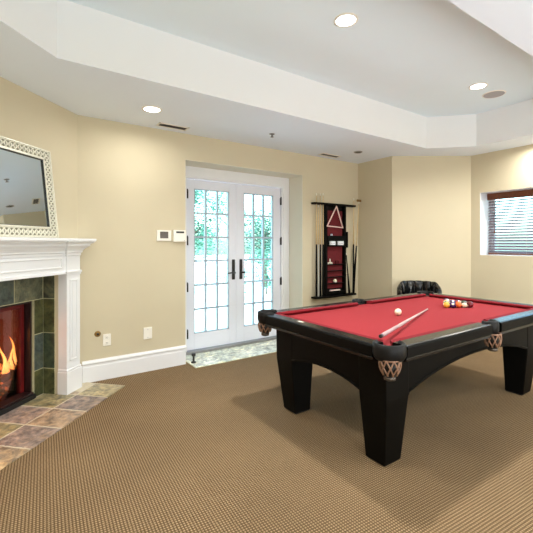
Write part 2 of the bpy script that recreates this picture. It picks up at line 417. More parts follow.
# entry tile by the door
m = MB(); m.box(RX0 + .03, 3.735, 0, RX1 - .0, YD - .02, .004); et = struct(m.build('trim_4', M['grout_grey']))
m = MB()
nx = 5; wx = (RX1 - RX0 - .03) / nx
for i in range(nx):
    for j, (ya, yb) in enumerate(((3.735, 4.03), (4.03, YD - .03))):
        m.cur = tint(random.choice([srgb(216, 226, 222), srgb(226, 230, 224), srgb(206, 218, 212)])); x = RX0 + .03 + i * wx  # tints lightened to carry the door glare
        m.box(x + .003, ya + .003, 0, x + wx - .003, yb - .003, .009, None, .002)
m.cur = (1, 1, 1, 1)
struct(m.build('entry_tiles', M['slate_pale_glare'], et))

# ------------------------------------------------------------------ french doors
DX0, DXM, DX1, DZ0, DZ1 = 1.768, 2.458, 3.165, .045, 2.105
m = MB()
yc = YD - .03
m.box(RX0, yc, 0, DX0 - .004, YD + .03, RZ); m.box(DX1 + .004, yc, 0, RX1, YD + .03, RZ)
m.box(DX0 - .004, yc, DZ1 + .006, DX1 + .004, YD + .03, RZ)
m.box(DX1 + .03, yc - .012, 0, RX1 - .03, yc - .0002, DZ1 + .03); m.box(RX0 + .03, yc - .012, DZ1 + .03, RX1 - .03, yc - .0002, DZ1 + .10)
m.box(RX0 + .03, yc - .012, 0, DX0 - .03, yc - .0002, DZ1 + .03)
struct(m.build('trim_5', M['trim'], bevel=.004))
m = MB(); m.box(RX0 + .02, YD - .07, .005, RX1 - .02, YD + .05, .038); struct(m.build('trim_6', M['steel'], bevel=.006))
def french_door(name, x0, x1, lx0, lx1, hinge_x, handle_x, sgn):
    root = thing(name, 'x', 'x', (x0, YD, 0)); del root['label']; del root['category']; struct(root)
    W = x1 - x0; a, b = lx0 - x0, lx1 - x0; z0, z1 = .235, 1.995; y0, y1 = -.012, .032
    m = MB(); m.box(.002, y0, DZ0, a, y1, DZ1); m.box(b, y0, DZ0, W - .002, y1, DZ1); m.box(a, y0, DZ0, b, y1, z0); m.box(a, y0, z1, b, y1, DZ1)
    struct(m.build('door_frame', M['door'], root, bevel=.003))
    m = MB()
    for i in (1, 2): x = a + (b - a) * i / 3; m.box(x - .011, y0 + .004, z0, x + .011, y1 - .004, z1)
    for j in range(1, 6): z = z0 + (z1 - z0) * j / 6; m.box(a, y0 + .005, z - .011, b, y1 - .005, z + .011)
    m.box(a, y0 + .003, z0, a + .012, y1 - .003, z1); m.box(b - .012, y0 + .003, z0, b, y1 - .003, z1); m.box(a, y0 + .003, z0, b, y1 - .003, z0 + .012); m.box(a, y0 + .003, z1 - .012, b, y1 - .003, z1)
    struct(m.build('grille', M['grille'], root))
    m = MB(); m.box(a, .008, z0, b, .012, z1); struct(m.build('glass_panes', M['glass'], root))
    hx = handle_x - x0
    m = MB(); m.box(hx - .022, y0 - .012, .865, hx + .022, y0, 1.125, None, .006); h = struct(m.build('handle', M['black'], root))
    m = MB(); m.tube([(hx, y0 - .008, .955), (hx, y0 - .05, .955)], .011, 10); m.tube([(hx, y0 - .045, .955), (hx + sgn * .05, y0 - .05, .957), (hx + sgn * .11, y0 - .045, .950)], [.011, .009, .007], 10)
    m.lathe([(.012, 0), (.012, .012), (.002, .013)], 12, aim((hx, y0 - .012, 1.07), (hx, y0 - .03, 1.07)))
    struct(m.build('lever', M['black'], h))
    for z in (.24, .80, 1.36, 1.92):
        m = MB(); q = hinge_x - x0; m.tube([(q, y0 - .012, z - .05), (q, y0 - .012, z + .05)], .010, 10); m.box(q - .014, y0 - .008, z - .05, q + .014, y0 - .002, z + .05)
        m.sphere((q, y0 - .012, z + .056), .009, 8, 6); struct(m.build('hinge', M['black'], root))
    return root
french_door('door_1', DX0, DXM, 1.862, 2.345, DX0 + .004, 2.405, -1)
french_door('door_2', DXM, DX1, 2.566, 3.040, DX1 + .002, 2.517, 1)
m = MB(); m.box(DXM - .014, YD - .020, DZ0, DXM + .010, YD - .010, DZ1); struct(m.build('trim_7', M['door'], bevel=.003))
# door stop standing on the tile
m = MB(); m.lathe([(.028, 0), (.028, .012), (.012, .018), (.011, .07), (.022, .075), (.024, .10), (.014, .106)], 16)
tag(m.build('door_stop', M['black'], None, (1.70, 3.90, .009)), 'small black floor door stop standing on the entry tile beside the baseboard', 'door stop')

# ------------------------------------------------------------------ wall window with wooden blind
wr = thing('window_1', 'x', 'x', (XR + .305, (WY0 + WY1) / 2, WZ0)); del wr['label']; del wr['category']; struct(wr)
hw = (WY1 - WY0) / 2 - .006; hh = WZ1 - WZ0 - .006
m = MB(); m.box(-.02, -hw, .006, .03, -hw + .05, hh); m.box(-.02, hw - .05, .006, .03, hw, hh); m.box(-.02, -hw, .006, .03, hw, .056); m.box(-.02, -hw, hh - .05, .03, hw, hh); m.box(-.02, -.025, .006, .03, .025, hh)
struct(m.build('window_frame', M['trim'], wr, bevel=.004))
m = MB(); m.box(.005, -hw + .03, .03, .010, hw - .03, hh - .03); struct(m.build('window_glass', M['glass'], wr))
bl = thing('wooden_blind', 'dark wooden horizontal slat blind hanging in the white window recess', 'blind', (XR + .205, (WY0 + WY1) / 2, WZ0 + .006))
m = MB(); bw = hw - .012
m.box(-.045, -bw, hh - .095, -.030, bw, hh - .004, None, .004); m.box(-.03, -bw, hh - .05, .03, bw, hh - .004); m.build('valance', M['brownwood'], bl)
m = MB(); n = 19
for k in range(n):
    z = .035 + k * (hh - .12 - .035) / (n - 1)
    Mx = Matrix.Translation((0, 0, z)) @ Matrix.Rotation(R(-24), 4, 'Y')
    m.box(-.024, -bw + .004, -.002, .024, bw - .004, .002, Mx)
m.build('slats', M['slat'], bl)
m = MB(); m.box(-.024, -bw + .004, .004, .024, bw - .004, .02, None, .004); m.build('bottom_rail', M['brownwood'], bl)
for y in (-.5, -.12, .28, .62):
    for x in (-.024, .024):
        m = MB(); m.tube([(x, y, .01), (x, y, hh - .06)], .0012, 5); m.build('ladder_cord', M['plastic'], bl)
m = MB(); m.tube([(-.055, bw - .10, hh - .1), (-.055, bw - .10, .33)], .002, 6); m.lathe([(.003, 0), (.008, -.01), (.007, -.035), (.002, -.04)], 10, Matrix.Translation((-.055, bw - .10, .33))); m.build('pull_cord', M['brownwood'], bl)

# ------------------------------------------------------------------ fireplace
# tile surround in the wall opening: face plane at local y=.145, returns on both sides
su = thing('tile_surround', 'dark green slate tile surround set between the white mantel legs and the firebox', 'fireplace surround', FLOC, FROT)
BU0, BU1, BZ0, BZ1 = 1.535 - FU, 2.815 - FU, .03, .842
m = MB(); yt = .150
m.box(OU0, yt - .006, 0, BU0, .195, OZ); m.box(BU1, yt - .006, 0, OU1, .195, OZ); m.box(BU0, yt - .006, BZ1, BU1, .195, OZ)
m.box(OU1 - .010, .03, 0, OU1 + .0, yt, OZ); m.box(OU0, .03, 0, OU0 + .004, yt, OZ); m.build('grout_bed', M['grout_grey'], su)
DP = [srgb(80, 94, 76), srgb(98, 108, 92), srgb(90, 102, 98), srgb(94, 98, 66), srgb(76, 86, 82), srgb(110, 114, 94)]
m = MB(); zs = [.004, .232, .545, .845, OZ - .002]
def tl(x0, y0, z0, x1, y1, z1, c=None): m.cur = tint(c or random.choice(DP), .15); m.box(x0, y0, z0, x1, y1, z1, None, .002)
for k in range(4):
    if k < 3:
        tl(BU1 + .003, yt - .008, zs[k] + .003, OU1 - .008, yt, zs[k + 1] - .003); tl(OU0 + .008, yt - .008, zs[k] + .003, BU0 - .003, yt, zs[k + 1] - .003)
    tl(OU1 - .012, .03, zs[k] + .003, OU1 - .004, yt - .011, zs[k + 1] - .003, [DP[3], DP[0], DP[3], DP[5]][k]); tl(OU0 + .004, .03, zs[k] + .003, OU0 + .012, yt - .011, zs[k + 1] - .003)
x = OU1 - .012; k = 0
while x > OU0 + .02:
    x2 = max(OU0 + .012, x - .30); tl(x2 + .003, yt - .008, BZ1 + .005, x - .003, yt, OZ - .002, [DP[5], DP[2], DP[1], DP[4], DP[2], DP[0]][k % 6]); x = x2; k += 1
m.cur = (1, 1, 1, 1); m.build('slate_tiles', M['slate_dark'], su)
# firebox insert
fi = thing('fireplace_insert', 'black framed gas fireplace insert with reddish glass and red brick lining', 'fireplace', FLOC, FROT)
m = MB(); ff = .165; fb = .255
m.box(BU0, ff, BZ0 - .02, BU0 + .018, fb, BZ1); m.box(BU1 - .018, ff, BZ0 - .02, BU1, fb, BZ1); m.box(BU0, ff, BZ1 - .02, BU1, fb, BZ1); m.box(BU0, ff - .02, .010, BU1, fb, BZ0 + .03)
m.build('frame', paint('reddish_black_metal', srgb(34, 13, 12), .4, .2, 20), fi, bevel=.003)
m = MB(); m.box(BU0, ff - .045, .009, BU1, ff - .02, .045); m.build('floor_sill', M['black'], fi, bevel=.003)
m = MB()
def quad(*p): m.add(p, [(0, 1, 2, 3)])
bx0, bx1, by0, by1 = BU0 + .02, BU1 - .02, fb, .66; ix = .10
zb, zt2 = .06, .9
# lining: sides flare outward behind the glass, then converge on the back
pl = [(BU1 - .018, fb), (BU1 + .07, fb + .03), (BU1 + .02, .56), (BU1 - .25, .66), (BU0 + .25, .66), (BU0 - .02, .56), (BU0 - .07, fb + .03), (BU0 + .018, fb)]
for a, b in zip(pl, pl[1:]): quad((a[0], a[1], zb), (b[0], b[1], zb), (b[0], b[1], zt2), (a[0], a[1], zt2))
m.add([(p[0], p[1], zb) for p in pl], [list(range(8))]); m.add([(p[0], p[1], zt2) for p in pl], [list(range(8))])
k = NT('firebrick_lining'); tc = k.n('ShaderNodeTexCoord'); bt = k.n('ShaderNodeTexBrick')
bt.inputs['Color1'].default_value = srgb(84, 36, 28); bt.inputs['Color2'].default_value = srgb(92, 32, 28); bt.inputs['Mortar'].default_value = srgb(84, 46, 40)
bt.inputs['Scale'].default_value = 1; bt.inputs['Brick Width'].default_value = .22; bt.inputs['Row Height'].default_value = .075; bt.inputs['Mortar Size'].default_value = .006
sp = k.n('ShaderNodeSeparateXYZ'); cb_ = k.n('ShaderNodeCombineXYZ'); ad = k.n('ShaderNodeMath', operation='ADD')
k.l(tc.outputs['Object'], sp.inputs[0]); k.l(sp.outputs[0], ad.inputs[0]); k.l(sp.outputs[1], ad.inputs[1]); k.l(ad.outputs[0], cb_.inputs[0]); k.l(sp.outputs[2], cb_.inputs[1]); k.l(cb_.outputs[0], bt.inputs['Vector'])
k.l(bt.outputs['Color'], k.b.inputs['Base Color']); k.b.inputs['Roughness'].default_value = .8
m.build('brick_lining', k.m, fi)
m = MB(); m.box(BU0 + .018, fb - .02, BZ0 + .03, BU1 - .018, fb - .014, BZ1 - .02); m.build('glass', M['fireglass'], fi)
m = MB(); gx = .035; yq = fb - .03
m.box(BU0 + .018, yq, BZ0 + .03, BU0 + .018 + gx, fb - .012, BZ1 - .02); m.box(BU1 - .018 - gx, yq, BZ0 + .03, BU1 - .018, fb - .012, BZ1 - .02); m.box(BU0 + .018, yq, BZ1 - .06, BU1 - .018, fb - .012, BZ1 - .02)
m.build('glass_border', paint('dark_red_metal', srgb(96, 18, 18), .35, .2, 20), fi, bevel=.002)
# logs, embers, flames
def in_f(x, y, z): return (fx + (x - y) / S2, fy + (x + y) / S2, z)
LOGS = [((-.52, .34, .13), (.10, .31, .12), .045, 'charred gas log lying along the front of the embers'),
        ((.18, .33, .12), (.60, .315, .125), .046, 'short charred log lying in front of the tall flames'),
        ((.34, .45, .21), (.66, .34, .19), .040, 'charred log tilted across the ember bed toward the brick lining'),
        ((-.30, .46, .20), (.36, .44, .22), .048, 'thick charred log lying at the back of the firebox'),
        ((-.60, .36, .19), (-.30, .50, .24), .04, 'charred log propped in the far end of the firebox')]
for a, b, r, lab in LOGS:
    m = MB(); A, B = Vector(a), Vector(b); pts = [Vector((0, 0, 0)) + (B - A) * t + Vector((random.uniform(-.006, .006), random.uniform(-.006, .006), random.uniform(-.008, .008))) for t in [i / 8 for i in range(9)]]
    m.tube(pts, [r * random.uniform(.85, 1.12) for _ in pts], 10)
    tag(m.build('fire_log', M['log'], None, in_f(*a), FROT), lab, 'log', 'gas logs in the firebox')
m = MB()
for _ in range(620):
    x, y = random.uniform(-.66, .70), random.uniform(.275, .5); z = .085 + random.uniform(0, .05) + .16 * max(0, (y - .3) / .2)
    r = random.uniform(.012, .024); m.sphere((x, y, z), r, 6, 4, None, random.uniform(.6, 1))
em = m.build('ember_bed', M['ember'], None, FLOC, FROT); em['kind'] = 'stuff'; tag(em, 'glowing bed of embers and rock chips under the gas logs', 'embers')
m = MB()
def flame(x, y, z, h, w, lean):
    rings = []
    for k in range(10):
        t = k / 9; r = w * (math.sin(math.pi * min(1, t * .85 + .12)) ** .8) * (1 - t) ** .45 + .001
        cx_ = x + lean * t * t * h + .014 * math.sin(7 * t + x * 30); rings.append([(cx_ + r * math.cos(a), y + .55 * r * math.sin(a), z + h * t) for a in [2 * math.pi * i / 10 for i in range(10)]])
    m.loft(rings, None, True, False)
for k in range(46):
    x = .70 - k * .028 + random.uniform(-.015, .015); y = random.uniform(.33, .44)
    flame(x, y, .16 * 0 + random.uniform(0, .05), random.choice([.12, .16, .22, .28, .36]) * random.uniform(.85, 1.1), random.uniform(.016, .030), random.uniform(-.35, .3))
fl = m.build('gas_flames', M['flame'], None, (FLOC[0], FLOC[1], .16), FROT); fl['kind'] = 'stuff'; tag(fl, 'orange and yellow flames rising between the gas logs', 'flames')
# mantel
mt = thing('fireplace_mantel', 'white painted fireplace mantel with panelled legs and a stepped crown shelf', 'mantel', FLOC, FROT)
PF = .084                      # front plane of the legs (local y = -PF)
CROWN = [(.0, 1.215), (.006, 1.225), (.006, 1.243), (.016, 1.25), (.016, 1.262), (.024, 1.275), (.040, 1.292), (.058, 1.306), (.062, 1.312), (.062, 1.322), (.080, 1.335), (.092, 1.343), (.092, 1.350)]
def crown(mb, x0, x1, yf):
    rings = []
    for o, z in CROWN: rings.append([(x0 - o, -.0, z), (x0 - o, yf - o, z), (x1 + o, yf - o, z), (x1 + o, -.0, z)])
    mb.loft(rings, None, False, True)
LU = [(1.25 - FU, 1.423 - FU), (2.927 - FU, 3.10 - FU)]
m = MB(); crown(m, LU[0][0] + .02, LU[1][1] - .02, -PF + .02)
for a, b in LU: crown(m, a, b, -PF)
m.build('crown_moulding', M['trim'], mt)
m = MB(); o = .098
m.box(LU[0][0] - o, -PF - o - .004, 1.350, LU[1][1] + o, 0, 1.374, None, .004); m.build('shelf', M['trim'], mt)
m = MB(); m.box(LU[0][1] - .02, -PF + .012, 1.062, LU[1][0] + .02, .03, 1.22)
m.box(LU[0][1], -PF + .004, 1.062, LU[1][0], -PF + .02, 1.085, None, .003)      # lower bead
m.box(LU[0][1] + .08, -PF + .004, 1.115, LU[1][0] - .045, -PF + .02, 1.128, None, .003); m.box(LU[0][1] + .08, -PF + .004, 1.195, LU[1][0] - .045, -PF + .02, 1.207, None, .003)
m.box(LU[0][1] + .08, -PF + .004, 1.115, LU[0][1] + .092, -PF + .02, 1.207, None, .003); m.box(LU[1][0] - .057, -PF + .004, 1.115, LU[1][0] - .045, -PF + .02, 1.207, None, .003)
m.build('frieze', M['trim'], mt)
for a, b in LU:
    m = MB(); m.box(a, -PF, 0, b, .03, 1.22); leg = m.build('pilaster', M['trim'], mt)
    m = MB(); m.box(a - .012, -PF - .014, 0, b + .012, .0, .20, None, .003); m.box(a - .008, -PF - .010, .20, b + .008, 0, .222, None, .005); m.build('plinth', M['trim'], leg)
    m = MB(); m.box(a - .012, -PF - .014, 1.068, b + .012, .0, 1.088, None, .004); m.box(a - .006, -PF - .008, 1.052, b + .006, 0, 1.068, None, .003); m.build('capital', M['trim'], leg)
    m = MB(); i = .035
    m.box(a + i, -PF - .007, .29, a + i + .014, -PF, 1.01, None, .003); m.box(b - i - .014, -PF - .007, .29, b - i, -PF, 1.01, None, .003); m.box(a + i, -PF - .007, .29, b - i, -PF, .304, None, .003); m.box(a + i, -PF - .007, .996, b - i, -PF, 1.01, None, .003)
    m.box(a + i + .03, -PF - .005, .32, b - i - .03, -PF, .98, None, .003)
    m.build('panel', M['trim'], leg)

# mirror leaning on the mantel shelf
mr = thing('framed_mirror', 'rectangular mirror in a white silver openwork frame leaning on the mantel shelf', 'mirror', FLOC, FROT)
MW = 1.25; MH = .735; FW = .086
Mx = Matrix.Translation((0, -.098, 1.3755)) @ Matrix.Rotation(R(-6.6), 4, 'X')     # local plane x (width), z up, -y toward the room
m = MB()
for a in ((-MW / 2, 0, -MW / 2 + FW, MH), (MW / 2 - FW, 0, MW / 2, MH), (-MW / 2 + FW, 0, MW / 2 - FW, FW), (-MW / 2 + FW, MH - FW, MW / 2 - FW, MH)):
    m.box(a[0], -.004, a[1], a[2], .010, a[3], Mx)
m.build('frame_ground', M['silver_dk'], mr)
m = MB()
def rect_bead(i, w, y0, y1):
    m.box(-MW / 2 + i, y0, i, MW / 2 - i, y1, i + w, Mx, .002); m.box(-MW / 2 + i, y0, MH - i - w, MW / 2 - i, y1, MH - i, Mx, .002)
    m.box(-MW / 2 + i, y0, i, -MW / 2 + i + w, y1, MH - i, Mx, .002); m.box(MW / 2 - i - w, y0, i, MW / 2 - i, y1, MH - i, Mx, .002)
rect_bead(0, .011, -.016, .010); rect_bead(FW - .013, .015, -.016, .004)
m.build('frame_bead', M['silver'], mr)
m = MB(); fr = FW / 2 - .010
def ring(cx_, cz):
    # four-petal interlace: a ring and a crossing pair of bars
    m.tube([(cx_ + .031 * math.cos(a), -.007, cz + .031 * math.sin(a)) for a in [2 * math.pi * k / 14 for k in range(14)]], .0052, 6, Mx, True)
    for s in (-1, 1): m.tube([(cx_ - .027, -.007, cz - .027 * s), (cx_ + .027, -.007, cz + .027 * s)], .0045, 6, Mx)
nxr = 29; nzr = 16
for k in range(nxr):
    x = -MW / 2 + FW / 2 + k * (MW - FW) / (nxr - 1); ring(x, FW / 2); ring(x, MH - FW / 2)
for k in range(1, nzr):
    z = FW / 2 + k * (MH - FW) / nzr; ring(-MW / 2 + FW / 2, z); ring(MW / 2 - FW / 2, z)
m.build('frame_lattice', M['silver'], mr)
m = MB(); m.box(-MW / 2 + FW - .005, .000, FW - .005, MW / 2 - FW + .005, .006, MH - FW + .005, Mx); m.build('mirror_glass', M['mirror'], mr)
m = MB(); m.box(-MW / 2 + .01, .010, .01, MW / 2 - .01, .016, MH - .01, Mx); m.build('backing', M['black'], mr)
m = MB(); i = FW - .001; w = .008
m.box(-MW / 2 + i, -.010, i, MW / 2 - i, .001, i + w, Mx); m.box(-MW / 2 + i, -.010, MH - i - w, MW / 2 - i, .001, MH - i, Mx); m.box(-MW / 2 + i, -.010, i, -MW / 2 + i + w, .001, MH - i, Mx); m.box(MW / 2 - i - w, -.010, i, MW / 2 - i, .001, MH - i, Mx)
m.build('inner_lip', M['black'], mr)

# ------------------------------------------------------------------ things on the back wall
def wall_plate(name, label, cat, x0, x1, z0, z1, d=.008):
    r = thing(name, label, cat, ((x0 + x1) / 2, YW, (z0 + z1) / 2)); w, h = (x1 - x0) / 2, (z1 - z0) / 2
    m = MB(); m.box(-w, -d, -h, w, 0, h, None, .003); m.build('plate', M['plastic'], r); return r
t = wall_plate('power_outlet', 'white electrical outlet plate low on the beige wall beside the gas key valve', 'outlet', .770, .842, .325, .44)
for s in (-1, 1):
    m = MB(); m.box(-.017, -.011, s * .026 - .015, .017, -.007, s * .026 + .015, None, .003); rc = m.build('receptacle', M['plastic'], t)
    m = MB()
    for q in (-.007, .006): m.box(q, -.0118, s * .026 - .004, q + .0025, -.0105, s * .026 + .006)
    m.box(-.002, -.0118, s * .026 - .011, .003, -.0105, s * .026 - .007); m.build('slots', M['black'], rc)
t = wall_plate('blank_wall_plate', 'plain white blank cover plate low on the wall between outlet and french doors', 'wall plate', 1.162, 1.25, .335, .455, .012)
for s in (-1, 1):
    m = MB(); m.lathe([(.004, 0), (.003, .002)], 10, aim((0, -.012, s * .042), (0, -.03, s * .042))); m.build('screw', M['steel'], t)
r = thing('gas_key_valve', 'small round bronze gas key valve on the wall beside the outlet', 'gas valve', (.722, YW, .452))
m = MB(); m.lathe([(.029, 0), (.029, .003), (.020, .008)], 20, aim((0, 0, 0), (0, -1, 0))); m.build('escutcheon', M['brass'], r)
m = MB(); m.lathe([(.011, .006), (.011, .016), (.006, .017)], 12, aim((0, 0, 0), (0, -1, 0))); m.build('key_socket', M['black'], r)
# thermostat and keypad
t = wall_plate('wall_thermostat', 'flat white thermostat with a square dark screen on the wall', 'thermostat', 1.300, 1.458, 1.358, 1.472, .014)
m = MB(); m.box(-.045, -.0155, -.030, .045, -.013, .042, None, .001); m.build('screen', M['screen'], t)
for s in (-1, 1):
    for q in (-1, 0, 1):
        m = MB(); m.box(s * .062 - .006, -.016, q * .026 - .004, s * .062 + .006, -.013, q * .026 + .004, None, .001); m.build('button', M['plastic'], t)
r = thing('wall_keypad', 'boxy white alarm keypad with a narrow dark display beside the door recess', 'keypad', (1.549, YW, 1.412))
m = MB(); m.box(-.072, -.034, -.066, .072, 0, .064, None, .006); m.build('housing', M['plastic'], r)
m = MB(); m.box(-.044, -.0355, .030, .046, -.033, .050, None, .001); m.build('display', M['black'], r)
m = MB(); m.box(-.070, -.039, -.062, .068, -.034, .022, None, .003); fp = m.build('flip_cover', M['plastic'], r)
m = MB(); m.box(.045, -.0405, -.050, .051, -.0385, -.044); m.build('indicator', M['black'], fp)

# ------------------------------------------------------------------ cue rack on the wall
RKX = 3.878; CD = .095
rk = thing('cue_rack', 'black wall mounted cue rack with burgundy felt panel and shelves', 'cue rack', (RKX, YW, 0))
px0, px1 = 3.672 - RKX, 4.078 - RKX
m = MB(); m.box(px0, -.022, .585, px1, 0, 1.885); m.build('back_panel', M['blackwood'], rk)
m = MB(); m.box(px0 + .05, -.026, .69, px1 - .04, -.022, 1.80); m.build('felt_panel', M['burgundy'], rk)
for s, x in ((-1, px0), (1, px1 - .035)):
    m = MB(); m.box(x, -.07, .585, x + .035, 0, 1.885, None, .003); m.build('side_board', M['blackwood'], rk)
m = MB(); m.prism([(3.458 - RKX, -.003), (3.458 - RKX, -CD + .02), (3.472 - RKX, -CD), (4.256 - RKX, -CD), (4.27 - RKX, -CD + .02), (4.27 - RKX, -.003)], 1.872, 1.897); m.build('top_rail', M['blackwood'], rk, bevel=.003)
m = MB(); m.prism([(3.458 - RKX, -.003), (3.458 - RKX, -CD + .02), (3.472 - RKX, -CD - .01), (4.256 - RKX, -CD - .01), (4.27 - RKX, -CD + .02), (4.27 - RKX, -.003)], .570, .596); m.build('base_rail', M['blackwood'], rk, bevel=.003)
m = MB(); m.box(px0 + .03, -.082, 1.285, px1 - .0, -.02, 1.44, None, .004); m.build('chalk_box', M['blackwood'], rk)
m = MB(); m.box(px1 - .002, -.088, 1.27, px1 + .022, -.02, 1.50, None, .004); m.build('side_bracket', M['blackwood'], rk)
for z in (1.035, .945, .855, .765, .62):
    m = MB(); m.box(px0 + .035, -.068, z - .012, px1 - .035, -.022, z, None, .002); m.build('ball_shelf', M['blackwood'], rk)
m = MB(); m.box(px0 + .035, -.07, .62, px1 - .035, -.064, .655, None, .002); m.build('tray_lip', M['blackwood'], rk)
# triangle hanging on the rack
tr = thing('rack_triangle', 'pale wooden ball triangle hanging at the top of the cue rack', 'ball triangle', (RKX, YW, 0))
A, B, C_ = Vector((3.865 - RKX, -.085, 1.86)), Vector((3.684 - RKX, -.085, 1.575)), Vector((3.99 - RKX, -.085, 1.558))
m = MB()
for p, q in ((A, B), (B, C_), (C_, A)): m.tube([p, q], .009, 8); m.sphere(p, .009, 8, 6)
m.build('triangle_frame', paint('pinkish_white_wood', srgb(236, 206, 196), .4, .03, 20), tr)
m = MB(); m.tube([(A.x, -.085, 1.872), (A.x, -.022, 1.872)], .004, 6); m.build('hook', M['brass'], tr)
# small things on the rack
for x, w, lab in ((3.775, .095, 'small white chalk carton on the cue rack under the triangle'), (3.93, .11, 'wider white chalk carton beside the small one on the cue rack')):
    r = thing('chalk_carton', lab, 'carton', (x, YW - .0965, 1.3082), 0, 'chalk cartons on the cue rack')
    m = MB(); m.box(-w / 2, -.013, -.0, w / 2, .013, .055, None, .002); m.build('carton_body', M['chalkblue'], r)
    m = MB()
    for q in (-.028, .0, .028): m.box(q - .006, -.0145, .018, q + .006, -.0125, .030)
    m.build('printed_panel', paint('grey_print', srgb(150, 156, 166), .6), r)
m = MB(); m.box(3.72, YW - .112, 1.300, 4.0, YW - .083, 1.308); m.v = [v - Vector((RKX, YW, 0)) for v in m.v]; m.build('carton_ledge', M['blackwood'], rk)
m = MB(); m.box(-.013, -.013, 0, .013, .013, .024, None, .003); m.lathe([(.012, .022), (.011, .026), (.001, .026)], 12)
tag(m.build('chalk_cube', paint('pale_grey_chalk', srgb(190, 200, 214), .8), None, (3.80, YW - .05, 1.441)), 'small pale chalk cube on top of the black box of the cue rack', 'chalk')
m = MB(); m.sphere((0, 0, .0285), .0285, 20, 12); tag(m.build('spare_cue_ball', stripe_ball_mat('white_ball', srgb(246, 240, 226), False), None, (3.872, YW - .047, .7652)), 'white ball resting on a lower shelf of the cue rack', 'ball')
r = thing('ornament', 'small whitish metal ornament standing on the upper open shelf of the cue rack', 'ornament', (3.775, YW - .045, 1.0352))
m = MB(); m.box(-.042, -.008, 0, -.028, .008, .022, None, .003); m.box(-.006, -.008, 0, .008, .008, .022, None, .003); m.box(.028, -.008, 0, .042, .008, .022, None, .003); m.box(-.042, -.006, .016, .042, .006, .03, None, .003); m.build('notched_foot', M['silver'], r)
m = MB(); m.lathe([(.008, .028), (.012, .05), (.007, .062), (.010, .07), (.003, .08)], 12); m.build('stem', M['silver'], r)
for dx, lab in ((3.90, 'dark red chalk piece on the top shelf nearest the ornament'), (3.945, 'dark red chalk piece on the top shelf farther from the ornament')):
    m = MB(); m.box(-.011, -.011, 0, .011, .011, .05, None, .003); m.lathe([(.009, .048), (.008, .053), (.001, .053)], 10); tag(m.build('red_chalk', M['burgundy'], None, (dx, YW - .045, 1.0352)), lab, 'chalk', 'red chalks on the cue rack')
r = thing('card_box', 'white box lying in the bottom tray of the cue rack', 'box', (3.875, YW - .046, .6202))
m = MB(); m.box(-.10, -.016, 0, .09, .016, .05, None, .003); m.build('box_body', paint('pale_pink_card', srgb(226, 200, 196), .6), r)
m = MB(); m.box(-.03, -.0175, .012, .08, -.0155, .04); m.build('box_label', M['plastic'], r)
# cues standing in the rack
def pool_cue(p, q, label, shaft, butt_len=.72, group='cues in the wall rack', name='pool_cue', butt=None, bw_=1.0):
    p, q = Vector(p), Vector(q); L = (q - p).length
    r = thing(name, label, 'pool cue', p, 0, group); Mq = aim((0, 0, 0), q - p)
    m = MB(); m.lathe([(.010 * bw_, 0), (.0155 * bw_, .008), (.0155 * bw_, .03), (.0130 * bw_, butt_len * .6), (.0100 * bw_, butt_len)], 12, Mq); m.build('butt', butt or M['blackwood'], r)
    m = MB(); m.lathe([(.0095, butt_len), (.0074, butt_len + (L - butt_len) * .5), (.0058, L - .03)], 12, Mq); m.build('shaft', shaft, r)
    m = MB(); m.lathe([(.0060, L - .03), (.0058, L - .008), (.005, L)], 10, Mq); m.build('ferrule', M['plastic'], r)
    return r
yq = YW - .062
pool_cue((3.505, yq, .597), (3.505, yq, 2.02), 'outermost upright cue with a pale shaft and black butt, far from the felt panel', M['maple'])
pool_cue((3.541, yq, .597), (3.541, yq, 1.86), 'slim upright stick with a whitish lower half between two black butted cues', M['maple'], .72, butt=M['whitebutt'], bw_=.6)
pool_cue((3.578, yq, .597), (3.578, yq, 2.025), 'upright cue with a black butt right beside the slim whitish stick', M['maple'])
pool_cue((3.628, yq, .597), (3.628, yq, 2.03), 'upright cue with a pale shaft standing against the side of the rack panel', M['maple'])
pool_cue((4.235, yq, .597), (4.245, yq, 2.0), 'upright cue standing alone on the corner side of the rack', M['maple'])
pool_cue((4.15, yq, .597), (4.092, yq + .005, 1.19), 'short black jump cue tilted against the rack panel', M['blackwood'], .3)
br = pool_cue((4.205, yq - .032, .597), (4.338, yq - .018, 1.955), 'tilted bridge stick with a brass notched head leaning toward the wall corner', M['maple'], .70, name='bridge_stick')
m = MB(); m.box(-.045, -.007, -.012, .045, .007, .012, Matrix.Translation(Vector((4.338, yq - .018, 1.965)) - br.location), .003)
for q in (-.035, 0, .035): m.lathe([(.011, .008), (.011, .022), (.006, .024)], 8, Matrix.Translation(Vector((4.338 + q, yq - .018, 1.965)) - br.location))
m.build('brass_head', M['brass'], br)

